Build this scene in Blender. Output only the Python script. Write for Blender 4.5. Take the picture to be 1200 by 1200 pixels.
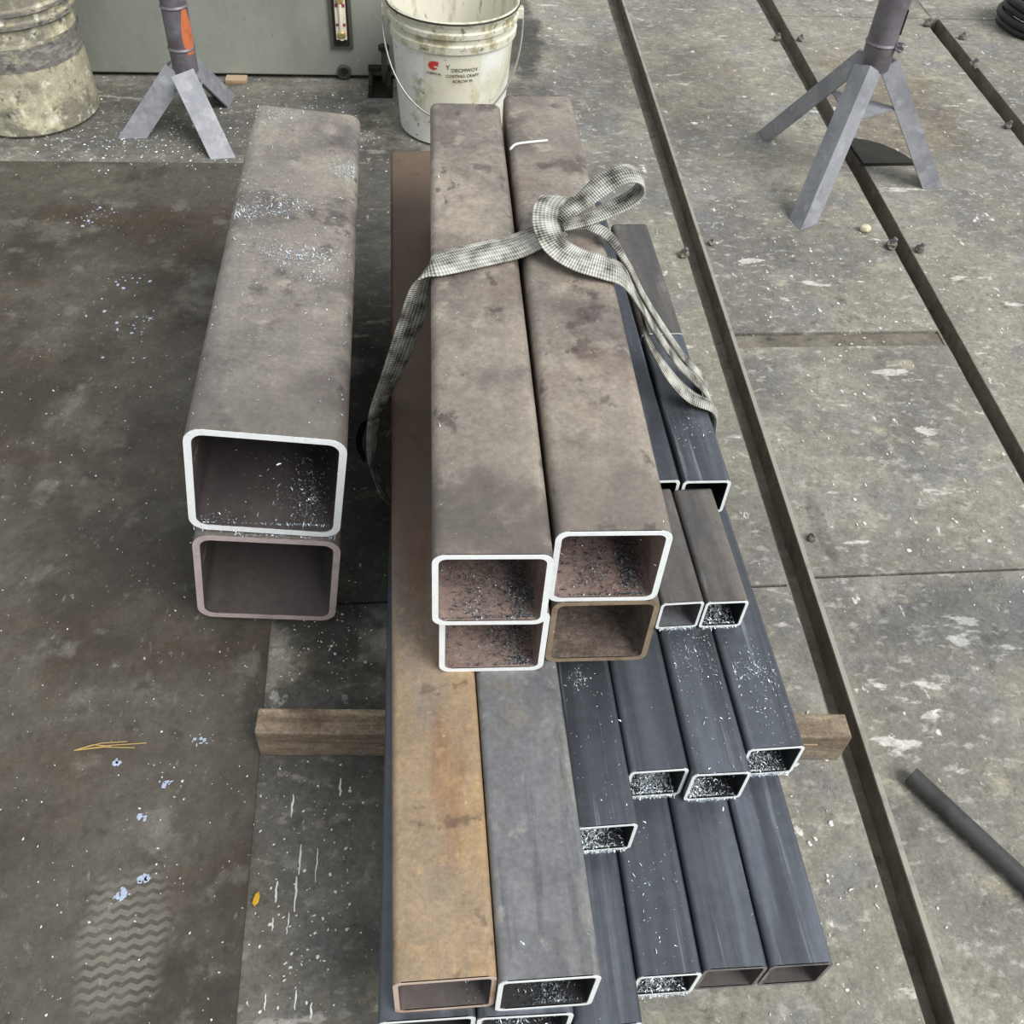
import bpy, bmesh, math, random
from mathutils import Vector, Matrix
random.seed(7)
C = bpy.context.scene.collection
for o in list(bpy.data.objects): bpy.data.objects.remove(o)

# ---------------------------------------------------------------- camera, light
scn = bpy.context.scene
cd = bpy.data.cameras.new('camera'); cam = bpy.data.objects.new('camera', cd); C.objects.link(cam)
cd.sensor_width = 36.0; cd.sensor_fit = 'HORIZONTAL'; cd.lens = 1097.56/1200*36; cd.shift_y = -0.15; cd.clip_start = 0.02
rt = Vector((0.99513459, -0.0827259, 0.05351243)); up = Vector((0.01584654, 0.67045459, 0.74178132)); fw = Vector((0.09724218, 0.73732426, -0.66850347))
cam.matrix_world = Matrix(((rt.x, up.x, -fw.x, 0), (rt.y, up.y, -fw.y, 0), (rt.z, up.z, -fw.z, 1.6), (0, 0, 0, 1)))
scn.camera = cam
w = bpy.data.worlds.new('overcast'); scn.world = w; w.use_nodes = True
wb = w.node_tree.nodes['Background']; wb.inputs[0].default_value = (0.93, 0.97, 1.0, 1); wb.inputs[1].default_value = 0.50
sd = bpy.data.lights.new('daylight', 'SUN'); sun = bpy.data.objects.new('daylight', sd); C.objects.link(sun)
sd.energy = 2.7; sd.angle = math.radians(38); sd.color = (1.0, 0.975, 0.94)
sun.rotation_euler = Vector((-0.50, 0.46, -0.74)).to_track_quat('-Z', 'Y').to_euler()
vs = scn.view_settings; vs.view_transform = 'Standard'; vs.look = 'None'; vs.gamma = 1.0; vs.exposure = 0.42; vs.use_curve_mapping = False

# ---------------------------------------------------------------- materials
def lin(h):
    if isinstance(h, str):
        h = [int(h[i:i+2], 16)/255 for i in (0, 2, 4)]
        h = [c/12.92 if c <= .04045 else ((c+.055)/1.055)**2.4 for c in h]
    return (*h[:3], 1)
MATS = {}
def mat(name, base, layers=(), rough=.6, metal=0.0, bump=None, spec=.5, coat=0, rough_noise=None, grain=None):
    """layers: (colour, scale, lo, hi, stretch xyz, amount[, detail]) mixed in turn by a thresholded noise."""
    m = bpy.data.materials.new(name); m.use_nodes = True; nt = m.node_tree; N = nt.nodes; L = nt.links
    b = N['Principled BSDF']; b.inputs['Roughness'].default_value = rough; b.inputs['Metallic'].default_value = metal
    b.inputs['Specular IOR Level'].default_value = spec; b.inputs['Coat Weight'].default_value = coat
    tc = N.new('ShaderNodeTexCoord'); oi = N.new('ShaderNodeObjectInfo')
    mul = N.new('ShaderNodeMath'); mul.operation = 'MULTIPLY'; mul.inputs[1].default_value = 23.0; L.new(oi.outputs['Random'], mul.inputs[0])
    add = N.new('ShaderNodeVectorMath'); add.operation = 'ADD'; L.new(tc.outputs['Object'], add.inputs[0]); L.new(mul.outputs[0], add.inputs[1])
    rgb = N.new('ShaderNodeRGB'); rgb.outputs[0].default_value = lin(base); cur = rgb.outputs[0]
    def noise(scale, stretch, detail=6, k=0):
        mp = N.new('ShaderNodeMapping'); mp.inputs['Scale'].default_value = stretch; mp.inputs['Location'].default_value = (k*3.1, k*1.7, k*2.3)
        L.new(add.outputs[0], mp.inputs[0])
        n = N.new('ShaderNodeTexNoise'); n.inputs['Scale'].default_value = scale; n.inputs['Detail'].default_value = detail; n.inputs['Roughness'].default_value = .62
        L.new(mp.outputs[0], n.inputs['Vector']); return n.outputs['Fac']
    for k, ly in enumerate(layers):
        col, sc, lo, hi, st, am = ly[:6]; det = ly[6] if len(ly) > 6 else 6
        f = noise(sc, st, det, k+1)
        mr = N.new('ShaderNodeMapRange'); mr.interpolation_type = 'SMOOTHSTEP'
        mr.inputs['From Min'].default_value = lo; mr.inputs['From Max'].default_value = hi; mr.inputs['To Max'].default_value = am
        L.new(f, mr.inputs['Value'])
        mx = N.new('ShaderNodeMix'); mx.data_type = 'RGBA'; L.new(mr.outputs[0], mx.inputs['Factor']); L.new(cur, mx.inputs['A']); mx.inputs['B'].default_value = lin(col)
        cur = mx.outputs['Result']
    for gs_, ga in (grain or ()):
        f = noise(gs_, (1, 1, 1), 4, 7); mr = N.new('ShaderNodeMapRange'); mr.inputs['From Min'].default_value = .28; mr.inputs['From Max'].default_value = .72
        mr.inputs['To Min'].default_value = 1-ga; mr.inputs['To Max'].default_value = 1+ga; L.new(f, mr.inputs['Value'])
        vm = N.new('ShaderNodeVectorMath'); vm.operation = 'SCALE'; L.new(cur, vm.inputs[0]); L.new(mr.outputs[0], vm.inputs['Scale']); cur = vm.outputs[0]
    L.new(cur, b.inputs['Base Color'])
    if rough_noise:
        f = noise(rough_noise[0], (1, 1, 1), 5, 9); mr = N.new('ShaderNodeMapRange'); mr.inputs['From Min'].default_value = .35; mr.inputs['From Max'].default_value = .65
        mr.inputs['To Min'].default_value = rough_noise[1]; mr.inputs['To Max'].default_value = rough_noise[2]; L.new(f, mr.inputs['Value']); L.new(mr.outputs[0], b.inputs['Roughness'])
    if bump:
        f = noise(bump[0], bump[2] if len(bump) > 2 else (1, 1, 1), 8, 5)
        bp = N.new('ShaderNodeBump'); bp.inputs['Strength'].default_value = bump[1]; bp.inputs['Distance'].default_value = .004
        L.new(f, bp.inputs['Height']); L.new(bp.outputs[0], b.inputs['Normal'])
    m['out'] = 0; MATS[name] = m; m['cur'] = 0
    m.diffuse_color = lin(base)
    return m
one = (1, 1, 1)
mat('concrete', '888579', [('686663', 1.6, .40, .62, one, .8), ('959288', 3.5, .48, .66, one, .75), ('76767a', 6, .52, .68, one, .6), ('56534f', 14, .60, .72, one, .6), ('a8a28f', 9, .57, .70, (1, 1.4, 1), .7, 9), ('adaaa2', 30, .55, .67, (1, 1.6, 1), .7, 8), ('605d58', 45, .57, .69, one, .6, 8), ('cfcdc6', 10, .63, .68, (.6, 1.8, 1), .75, 11), ('dcdad4', 20, .655, .69, (2.0, .8, 1), .8, 10), ('e0dfda', 12, .665, .695, (1.3, 1.1, 1), .8, 11), ('dedcd6', 150, .685, .725, one, .8, 3), ('3d3a34', 130, .68, .74, one, .6, 3)], rough=.72, bump=(55, .5), grain=((28, .20), (110, .22), (320, .18)))
mat('concrete_base', '34312c', [], rough=.9)
mat('sheet', '544f47', [('37322b', 2.2, .42, .60, one, .9), ('67635a', 4, .50, .68, one, .75), ('47392c', 3.0, .48, .66, one, .65), ('77736a', 10, .56, .70, one, .6, 9), ('3a3630', 24, .56, .70, one, .6, 8), ('8b8880', 40, .62, .72, (1.6, .8, 1), .55, 8), ('c4c4c0', 120, .70, .735, one, .75, 3), ('c8ccd0', 20, .735, .765, one, .7, 3)], rough=.6, bump=(40, .3), rough_noise=(5, .42, .72), grain=((22, .18), (90, .18), (260, .15)))
lng = (1, .16, 1)
mat('scale_grey', '857f79', [('67605d', 5, .44, .60, one, .85), ('a09a8e', 3.2, .48, .66, one, .85), ('5a5351', 12, .57, .68, one, .8, 9), ('aaa497', 20, .58, .70, one, .6, 9), ('463f3d', 26, .64, .70, (1, .6, 1), .75, 8), ('77716e', 9, .5, .62, (1, .3, 1), .5), ('d8dadc', 160, .70, .74, one, .6, 3)], rough=.58, metal=.12, bump=(60, .12), rough_noise=(8, .40, .66), grain=((30, .14), (120, .14), (340, .10)))
mat('scale_brown', '867d74', [('67605b', 5, .44, .58, one, .85), ('a0968a', 3.6, .46, .62, one, .9), ('544c49', 10, .57, .66, one, .85, 9), ('a69c8e', 15, .55, .67, one, .7, 9), ('75645a', 7, .57, .70, one, .5), ('484140', 28, .62, .69, (1, .6, 1), .7, 8), ('7f7770', 8, .48, .6, (1, .25, 1), .5), ('d8dadc', 170, .71, .75, one, .6, 3)], rough=.54, metal=.10, bump=(60, .14), rough_noise=(8, .36, .66), grain=((30, .15), (120, .15), (340, .10)))
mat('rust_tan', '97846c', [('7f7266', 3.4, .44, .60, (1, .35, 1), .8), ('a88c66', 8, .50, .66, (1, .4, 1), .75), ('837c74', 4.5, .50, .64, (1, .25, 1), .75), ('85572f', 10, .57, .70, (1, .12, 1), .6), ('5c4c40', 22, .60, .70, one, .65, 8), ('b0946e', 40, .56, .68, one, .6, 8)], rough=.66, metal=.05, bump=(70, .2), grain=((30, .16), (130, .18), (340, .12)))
mat('mill_grey', '7b7c7f', [('5d5f64', 5, .42, .60, (1, .3, 1), .85), ('95958f', 7, .50, .66, (1, .5, 1), .8), ('87827a', 14, .54, .68, one, .6, 9), ('4b4d53', 40, .58, .70, (1, .08, 1), .5), ('a5a39c', 30, .58, .70, one, .55, 8)], rough=.44, metal=.2, bump=(80, .1), rough_noise=(7, .32, .56), grain=((30, .14), (120, .15)))
mat('mill_dark', '5f646c', [('464a51', 8, .42, .60, (1, .05, 1), .85), ('787e88', 12, .50, .66, (1, .07, 1), .85), ('4d4f55', 34, .52, .66, (1, .025, 1), .7), ('868d97', 4, .58, .74, one, .5), ('a0a7b0', 70, .60, .69, (1, .025, 1), .5), ('dce2e6', 200, .73, .76, one, .8, 3)], rough=.36, metal=.45, bump=(60, .05, (1, .1, 1)), rough_noise=(6, .28, .46), grain=((60, .12),))
mat('mill_dusty', '65625f', [('4c4c4f', 8, .42, .60, (1, .08, 1), .85), ('7d776f', 7, .5, .68, lng, .8), ('80694e', 6, .58, .74, lng, .55), ('8b8a88', 30, .6, .7, (1, .2, 1), .5)], rough=.46, metal=.2, bump=(60, .06), grain=((40, .12), (140, .12)))
mat('bore_dark', '5d5756', [('433e3e', 4, .42, .62, lng, .8), ('7a675f', 7, .58, .72, one, .5)], rough=.5, metal=.1, bump=(60, .15), grain=((60, .15),))
mat('bore_black', '2f3033', [('1f2023', 8, .42, .62, one, .8), ('474a4f', 12, .58, .74, one, .5)], rough=.55, metal=.2)
mat('bore_red', '8c7a73', [('6b5a55', 9, .44, .62, one, .8), ('9e8c86', 22, .55, .7, one, .6), ('74493d', 6, .56, .70, one, .55), ('433a38', 60, .62, .70, one, .8, 8)], rough=.75, bump=(120, .6), grain=((80, .2), (300, .2)))
mat('bore_brown', '6c6058', [('51473f', 30, .44, .64, one, .8), ('83766a', 60, .55, .7, one, .6)], rough=.75, bump=(140, .8), grain=((90, .25), (300, .2)))
mat('rim_bright', 'f4f8f9', [('dbe4e8', 60, .54, .72, one, .5)], rough=.4, metal=.0, grain=((120, .06),))
mat('rim_pink', 'bcadab', [('a09291', 30, .5, .7, one, .7)], rough=.6, grain=((120, .1),))
mat('rim_rust', '8f7f6a', [('6f5a42', 40, .45, .65, one, .7), ('a58d6c', 80, .55, .7, one, .6)], rough=.7)
mat('rim_tan', 'c9b5a6', [('b5835c', 14, .5, .7, one, .8)], rough=.6)
mat('rim_dull', '7f7d7c', [('5a5856', 40, .45, .65, one, .8), ('a5a5a4', 70, .58, .7, one, .6)], rough=.55, metal=.2)
mat('seam', '574640', [('3c2f2b', 90, .45, .6, (1, 1, 1), .9)], rough=.8)
mat('wood', '8d7f6d', [('665748', 10, .42, .60, (.15, 1, 1), .85), ('a5947c', 20, .50, .66, (.1, 1, 1), .8), ('493b30', 6, .52, .66, one, .75, 9), ('b8a88c', 40, .57, .69, (.2, 1, 1), .7, 8), ('77716a', 12, .54, .68, one, .6)], rough=.85, bump=(60, .8, (.15, 1, 1)), grain=((50, .25), (200, .25)))
mat('wood_pale', 'b09a80', [('8a6a4c', 30, .45, .65, (.1, 1, 1), .7)], rough=.85)
mat('rail_steel', '7d776c', [('635d53', 7, .42, .62, one, .85), ('8f897e', 14, .54, .70, one, .6, 8), ('3a342e', 20, .60, .70, one, .7, 8)], rough=.6, metal=.1, bump=(50, .3), grain=((40, .2), (150, .2)))
mat('rail_top', 'a39f94', [('7d786e', 20, .48, .68, one, .7)], rough=.5, metal=.2)
mat('machine_paint', '9ca097', [('878b83', 3, .42, .62, (1, 1, .3), .8), ('a1a49a', 5, .50, .70, (1, 1, .3), .7), ('62645e', 22, .66, .73, one, .7), ('4a4a45', 70, .69, .74, one, .6)], rough=.34, metal=.1, bump=(20, .03), grain=((60, .05),))
mat('black_steel', '26251f', [('3d3a33', 30, .5, .7, one, .7)], rough=.6, metal=.2)
mat('gauge_frame', '5f5e55', [('40403a', 30, .5, .7, one, .7)], rough=.5, metal=.3)
mat('gauge_card', 'ece6d4', [('d6c9a8', 60, .5, .7, one, .6)], rough=.5)
mat('gauge_red', '9a3f58', [], rough=.5)
mat('brass', 'c9b27a', [('9d8550', 60, .5, .7, one, .6)], rough=.35, metal=.5)
mat('stand_steel', '989aa0', [('80828a', 10, .45, .62, one, .7), ('b0b2b8', 16, .54, .70, one, .7), ('6c5f58', 9, .64, .76, one, .6), ('6e6e74', 40, .60, .70, (1, 1, .3), .5)], rough=.45, metal=.25, bump=(50, .08), grain=((60, .1),))
mat('stand_pipe', '77737a', [('5e565a', 12, .45, .65, one, .8), ('8d8c96', 9, .5, .7, one, .6)], rough=.45, metal=.3)
mat('orange_paint', 'c8744c', [('a8583a', 30, .5, .7, one, .7), ('8c6a60', 60, .6, .72, one, .7)], rough=.5)
mat('weld', '77747a', [('55525a', 60, .5, .7, one, .7), ('a5a3a0', 90, .62, .7, one, .6)], rough=.5, metal=.3)
mat('dark_pipe', '4b4b4c', [('343434', 14, .45, .65, (1, 1, 1), .8), ('6f7072', 26, .56, .72, one, .6)], rough=.5, metal=.3, bump=(60, .1))
mat('pail_white', 'e6e8e0', [('cfcbb0', 5, .48, .66, one, .8), ('a39a72', 11, .58, .70, one, .85, 9), ('f2f5f4', 4, .52, .68, one, .7), ('6f6750', 26, .62, .69, one, .8, 9), ('4a4436', 80, .655, .71, one, .75, 4)], rough=.42, bump=(30, .1), grain=((60, .05),))
mat('pail_rim_dirt', 'd6d4c2', [('9a9270', 14, .50, .62, one, .85, 9), ('5d563e', 24, .58, .68, one, .85, 9), ('e8e7de', 10, .54, .68, one, .7)], rough=.6, grain=((60, .1),))
mat('pail_inside', 'dedcce', [('a8a284', 26, .5, .68, (1, 1, .2), .8), ('6f6a58', 50, .6, .72, (1, 1, .25), .8)], rough=.5)
mat('pail_label', 'dedbc9', [('c4bd98', 12, .50, .66, one, .7, 9), ('6b6450', 50, .63, .70, one, .75, 6), ('d6bcae', 7, .56, .72, one, .6)], rough=.5)
mat('ink', '3d3a36', [], rough=.6)
mat('red_ink', 'c8383a', [('d86a62', 60, .5, .7, one, .6)], rough=.5)
mat('drum_cream', 'b2ae96', [('7f7b70', 7, .44, .58, one, .9, 9), ('d3cfae', 10, .50, .62, one, .85, 9), ('66615a', 13, .56, .66, one, .85, 9), ('e2e0d0', 24, .56, .66, one, .8, 9), ('9a905e', 12, .60, .72, one, .6), ('45413c', 26, .61, .69, one, .75, 9)], rough=.62, bump=(40, .6), grain=((40, .2), (140, .2)))
mat('drum_grey', '76736f', [('9a978e', 26, .48, .60, (1, 1, 3), .8, 8), ('b5b098', 12, .56, .68, one, .8, 9), ('4a4646', 30, .55, .66, one, .8, 8)], rough=.6, bump=(40, .4), grain=((60, .2),))
mat('wire', '9a9a94', [('6c6a64', 60, .5, .7, one, .6)], rough=.4, metal=.6)
mat('swarf', 'e8f0f5', [('8fa2b2', 200, .46, .58, one, .85)], rough=.3, metal=.35)
mat('swarf_dark', '6e7479', [('2c2c2e', 200, .45, .58, one, .9), ('dfe6ea', 300, .56, .64, one, .8)], rough=.4, metal=.4)
mat('chip_white', 'd6d7d2', [], rough=.6)
mat('chip_blue', 'a9b6cc', [], rough=.5)
mat('stain_oil', '3a3834', [('55534e', 12, .45, .65, one, .8)], rough=.5)
mat('leaf_yellow', 'd2a52a', [], rough=.6)
mat('straw', 'b59b62', [], rough=.7)
mat('stone', 'cfc8ac', [], rough=.8)
mat('plastic_white', 'e4e4e2', [], rough=.4)
mat('rubber', '232325', [('36363a', 30, .5, .7, one, .6)], rough=.5)
mat('blue_plastic', '3a4a72', [], rough=.5)

# woven sling: ribs across and along, from the ribbon's own UV
m = bpy.data.materials.new('webbing'); m.use_nodes = True; N = m.node_tree.nodes; L = m.node_tree.links; b = N['Principled BSDF']; b.inputs['Roughness'].default_value = .8
uv = N.new('ShaderNodeUVMap'); sp = N.new('ShaderNodeSeparateXYZ'); L.new(uv.outputs[0], sp.inputs[0])
def mth(op, a, bb=None):
    n = N.new('ShaderNodeMath'); n.operation = op
    for i, v in enumerate((a, bb)):
        if v is None: continue
        if isinstance(v, (int, float)): n.inputs[i].default_value = v
        else: L.new(v, n.inputs[i])
    return n.outputs[0]
r1 = mth('SINE', mth('MULTIPLY', sp.outputs[1], 2*math.pi/.0044)); r2 = mth('SINE', mth('MULTIPLY', sp.outputs[0], 2*math.pi*7))
wv = mth('ADD', mth('MULTIPLY', r1, .6), mth('MULTIPLY', r2, .4))
nz = N.new('ShaderNodeTexNoise'); nz.inputs['Scale'].default_value = 30; nz.inputs['Detail'].default_value = 6
tcw = N.new('ShaderNodeTexCoord'); L.new(tcw.outputs['Object'], nz.inputs['Vector'])
fac = mth('ADD', mth('MULTIPLY', wv, .20), mth('ADD', mth('MULTIPLY', nz.outputs['Fac'], 1.7), -.42))
cr = N.new('ShaderNodeValToRGB'); L.new(fac, cr.inputs[0])
cr.color_ramp.elements[0].position = .12; cr.color_ramp.elements[0].color = lin('3d3c37'); cr.color_ramp.elements[1].position = .85; cr.color_ramp.elements[1].color = lin('e2e3dd')
e = cr.color_ramp.elements.new(.45); e.color = lin('aaa99f')
L.new(cr.outputs[0], b.inputs['Base Color'])
bp = N.new('ShaderNodeBump'); bp.inputs['Strength'].default_value = .9; bp.inputs['Distance'].default_value = .0015; L.new(wv, bp.inputs['Height']); L.new(bp.outputs[0], b.inputs['Normal'])
MATS['webbing'] = m

# shoe tread print worn into the dust of the steel sheet (a mark with its own shape)
m = MATS['sheet']; N = m.node_tree.nodes; L = m.node_tree.links; b = N['Principled BSDF']
src = b.inputs['Base Color'].links[0].from_socket
tcs = N.new('ShaderNodeTexCoord')
def tread(src, cx, cy, ang, rx, ry, pitch, col, amount):
    mp = N.new('ShaderNodeMapping'); mp.vector_type = 'TEXTURE'; mp.inputs['Location'].default_value = (cx, cy, 0); mp.inputs['Rotation'].default_value = (0, 0, ang)
    L.new(tcs.outputs['Object'], mp.inputs[0]); s = N.new('ShaderNodeSeparateXYZ'); L.new(mp.outputs[0], s.inputs[0])
    x, y = s.outputs[0], s.outputs[1]
    tri = mth('PINGPONG', mth('ADD', x, 5.0), .011)
    ln = mth('FRACT', mth('MULTIPLY', mth('ADD', mth('ADD', y, 5.0), mth('MULTIPLY', tri, .45)), 1/pitch))
    ln = mth('MULTIPLY', mth('GREATER_THAN', ln, .45), 1.0)
    d = mth('ADD', mth('POWER', mth('ABSOLUTE', mth('MULTIPLY', x, 1/rx)), 2.6), mth('POWER', mth('ABSOLUTE', mth('MULTIPLY', y, 1/ry)), 2.6))
    nn = N.new('ShaderNodeTexNoise'); nn.inputs['Scale'].default_value = 22; L.new(tcs.outputs['Object'], nn.inputs['Vector'])
    mr = N.new('ShaderNodeMapRange'); mr.inputs['From Min'].default_value = 1.35; mr.inputs['From Max'].default_value = .2; mr.inputs['To Max'].default_value = 1
    L.new(mth('ADD', d, mth('MULTIPLY', mth('SUBTRACT', nn.outputs['Fac'], .5), 2.6)), mr.inputs['Value'])
    fac = mth('MULTIPLY', mth('MULTIPLY', ln, mr.outputs[0]), amount)
    mx = N.new('ShaderNodeMix'); mx.data_type = 'RGBA'; L.new(fac, mx.inputs['Factor']); L.new(src, mx.inputs['A']); mx.inputs['B'].default_value = lin(col); return mx.outputs['Result']
src = tread(src, -.452, .49, .12, .062, .10, .0145, '8d897f', .46)
L.new(src, b.inputs['Base Color'])

m = MATS['rust_tan']; N = m.node_tree.nodes; L = m.node_tree.links; b = N['Principled BSDF']; src = b.inputs['Base Color'].links[0].from_socket  # darkens along the tube: browner far part, with shade under the top tube painted in
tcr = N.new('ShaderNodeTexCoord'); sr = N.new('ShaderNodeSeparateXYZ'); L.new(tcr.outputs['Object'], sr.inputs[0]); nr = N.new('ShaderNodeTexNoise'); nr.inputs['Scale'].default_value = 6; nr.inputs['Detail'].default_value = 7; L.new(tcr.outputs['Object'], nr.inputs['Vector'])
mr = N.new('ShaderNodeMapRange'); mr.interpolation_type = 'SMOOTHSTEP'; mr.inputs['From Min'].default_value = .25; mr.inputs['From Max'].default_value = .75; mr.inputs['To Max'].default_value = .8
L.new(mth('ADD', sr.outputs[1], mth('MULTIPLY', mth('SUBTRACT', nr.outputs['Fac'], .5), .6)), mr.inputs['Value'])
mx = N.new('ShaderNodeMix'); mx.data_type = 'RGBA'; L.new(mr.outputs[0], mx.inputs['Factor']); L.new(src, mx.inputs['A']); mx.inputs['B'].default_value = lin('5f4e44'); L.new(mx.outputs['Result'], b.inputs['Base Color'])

for nm in ('scale_brown', 'scale_grey'):
    m = MATS[nm]; N = m.node_tree.nodes; L = m.node_tree.links; b = N['Principled BSDF']; src = b.inputs['Base Color'].links[0].from_socket
    tcr = N.new('ShaderNodeTexCoord'); sr = N.new('ShaderNodeSeparateXYZ'); L.new(tcr.outputs['Object'], sr.inputs[0]); nr = N.new('ShaderNodeTexNoise'); nr.inputs['Scale'].default_value = 9; nr.inputs['Detail'].default_value = 8; L.new(tcr.outputs['Object'], nr.inputs['Vector'])
    mr = N.new('ShaderNodeMapRange'); mr.interpolation_type = 'SMOOTHSTEP'; mr.inputs['From Min'].default_value = .22; mr.inputs['From Max'].default_value = .02; mr.inputs['To Max'].default_value = .5
    L.new(mth('ADD', sr.outputs[1], mth('MULTIPLY', mth('SUBTRACT', nr.outputs['Fac'], .5), .55)), mr.inputs['Value'])
    mx = N.new('ShaderNodeMix'); mx.data_type = 'RGBA'; L.new(mr.outputs[0], mx.inputs['Factor']); L.new(src, mx.inputs['A']); mx.inputs['B'].default_value = lin('5c5652'); L.new(mx.outputs['Result'], b.inputs['Base Color'])

# ragged blots: oil and grime trodden into concrete, plus painted shade left of the bundle
m = MATS['concrete']; N = m.node_tree.nodes; L = m.node_tree.links; b = N['Principled BSDF']; src = b.inputs['Base Color'].links[0].from_socket
tcs = N.new('ShaderNodeTexCoord')
nb = N.new('ShaderNodeTexNoise'); nb.inputs['Scale'].default_value = 7; nb.inputs['Detail'].default_value = 8; nb.inputs['Roughness'].default_value = .65; L.new(tcs.outputs['Object'], nb.inputs['Vector'])
def blot(src, cx, cy, rx_, ry_, col, amount, rag=1.6):
    mp = N.new('ShaderNodeMapping'); mp.vector_type = 'TEXTURE'; mp.inputs['Location'].default_value = (cx, cy, 0); mp.inputs['Scale'].default_value = (rx_, ry_, 1); L.new(tcs.outputs['Object'], mp.inputs[0])
    s = N.new('ShaderNodeSeparateXYZ'); L.new(mp.outputs[0], s.inputs[0])
    dd = mth('ADD', mth('MULTIPLY', s.outputs[0], s.outputs[0]), mth('MULTIPLY', s.outputs[1], s.outputs[1]))
    mr = N.new('ShaderNodeMapRange'); mr.interpolation_type = 'SMOOTHSTEP'; mr.inputs['From Min'].default_value = 1.25; mr.inputs['From Max'].default_value = .45; mr.inputs['To Max'].default_value = amount
    L.new(mth('ADD', dd, mth('MULTIPLY', mth('SUBTRACT', nb.outputs['Fac'], .5), rag*2)), mr.inputs['Value'])
    mx = N.new('ShaderNodeMix'); mx.data_type = 'RGBA'; mx.blend_type = 'MULTIPLY'; L.new(mr.outputs[0], mx.inputs['Factor']); L.new(src, mx.inputs['A']); mx.inputs['B'].default_value = tuple(min(1, a_/b_) for a_, b_ in zip(lin(col), lin('7d7a72'))); return mx.outputs['Result']
for args in ((.43, 3.75, .10, .42, '3b3a37', .85), (.40, 3.15, .12, .2, '4a4844', .6), (-.17, .55, .16, .55, '4f4c46', .75), (-.16, 1.35, .18, .5, '3f3c37', .8), (-.15, 2.3, .2, .8, '4a4741', .7), (-.75, 3.0, .7, .33, '5c5a54', .75), (1.0, 3.4, .3, .5, '6a6258', .5), (1.8, 3.2, .25, .5, '6b5f50', .55), (1.15, .95, .25, .1, '5a5a5c', .5), (1.25, 2.25, .2, .16, '66645f', .45), (.86, 1.2, .02, .10, '55544f', .6)):
    src = blot(src, *args)
L.new(src, b.inputs['Base Color'])

# ---------------------------------------------------------------- helpers
def obj(name, bm, material, parent=None, smooth=False):
    me = bpy.data.meshes.new(name)
    if smooth:
        for f in bm.faces: f.smooth = True
    bm.normal_update(); bm.to_mesh(me); bm.free()
    o = bpy.data.objects.new(name, me); C.objects.link(o)
    mats = material if isinstance(material, (list, tuple)) else [material]
    for mm in mats: me.materials.append(MATS[mm])
    if parent: o.parent = parent
    if smooth: me.set_sharp_from_angle(angle=math.radians(40))
    return o
def tag(o, label=None, cat=None, group=None, kind=None):
    if label: o['label'] = label
    if cat: o['category'] = cat
    if group: o['group'] = group
    if kind: o['kind'] = kind
    return o
def thing(name, label, cat, loc=(0, 0, 0), rot=(0, 0, 0), group=None):
    o = bpy.data.objects.new(name, None); C.objects.link(o); o.location = loc; o.rotation_euler = rot; o.empty_display_size = .05
    return tag(o, label, cat, group)
def box(bm, c, s, bev=0, M=None, jit=0):
    r = bmesh.ops.create_cube(bm, size=1); vs_ = r['verts']
    for v in vs_:
        v.co = Vector((v.co.x*s[0]+c[0]+random.uniform(-jit, jit), v.co.y*s[1]+c[1]+random.uniform(-jit, jit), v.co.z*s[2]+c[2]+random.uniform(-jit, jit)))
    if bev:
        ed = list({e for v in vs_ for e in v.link_edges})
        r = bmesh.ops.bevel(bm, geom=ed, offset=bev, segments=2, affect='EDGES', profile=.5); vs_ = list({v for f in r['faces'] for v in f.verts} | {v for v in vs_ if v.is_valid})
    if M is not None: bmesh.ops.transform(bm, matrix=M, verts=[v for v in vs_ if v.is_valid])
    return bm
def newbox(c, s, bev=0, M=None, jit=0): return box(bmesh.new(), c, s, bev, M, jit)
def lathe(bm, prof, n=48, c=(0, 0, 0), close=False):
    rings = []
    for r, z in prof:
        rings.append([bm.verts.new((c[0]+r*math.cos(2*math.pi*i/n), c[1]+r*math.sin(2*math.pi*i/n), c[2]+z)) for i in range(n)])
    for a, bb in zip(rings, rings[1:]):
        for i in range(n): bm.faces.new((a[i], a[(i+1) % n], bb[(i+1) % n], bb[i]))
    if close:
        bm.faces.new(rings[0][::-1]); bm.faces.new(rings[-1])
    return bm
def tube_path(bm, pts, r, n=8, cap=True):
    pts = [Vector(p) for p in pts]; rings = []; prev = None
    for i, p in enumerate(pts):
        d = (pts[min(i+1, len(pts)-1)]-pts[max(i-1, 0)]).normalized()
        u = prev - d*prev.dot(d) if prev else d.orthogonal()
        u.normalize(); prev = u; v = d.cross(u); rr = r[i] if isinstance(r, (list, tuple)) else r
        rings.append([bm.verts.new(p+rr*(u*math.cos(2*math.pi*k/n)+v*math.sin(2*math.pi*k/n))) for k in range(n)])
    for a, bb in zip(rings, rings[1:]):
        for k in range(n): bm.faces.new((a[k], a[(k+1) % n], bb[(k+1) % n], bb[k]))
    if cap: bm.faces.new(rings[0][::-1]); bm.faces.new(rings[-1])
    return bm
def catmull(P, n=8):
    P = [Vector(p) for p in P]; out = []
    for i in range(len(P)-1):
        p0 = P[max(i-1, 0)]; p1 = P[i]; p2 = P[i+1]; p3 = P[min(i+2, len(P)-1)]
        for k in range(n):
            t = k/n
            out.append(.5*((2*p1)+(p2-p0)*t+(2*p0-5*p1+4*p2-p3)*t*t+(3*p1-p0-3*p2+p3)*t**3))
    out.append(P[-1]); return out
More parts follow.
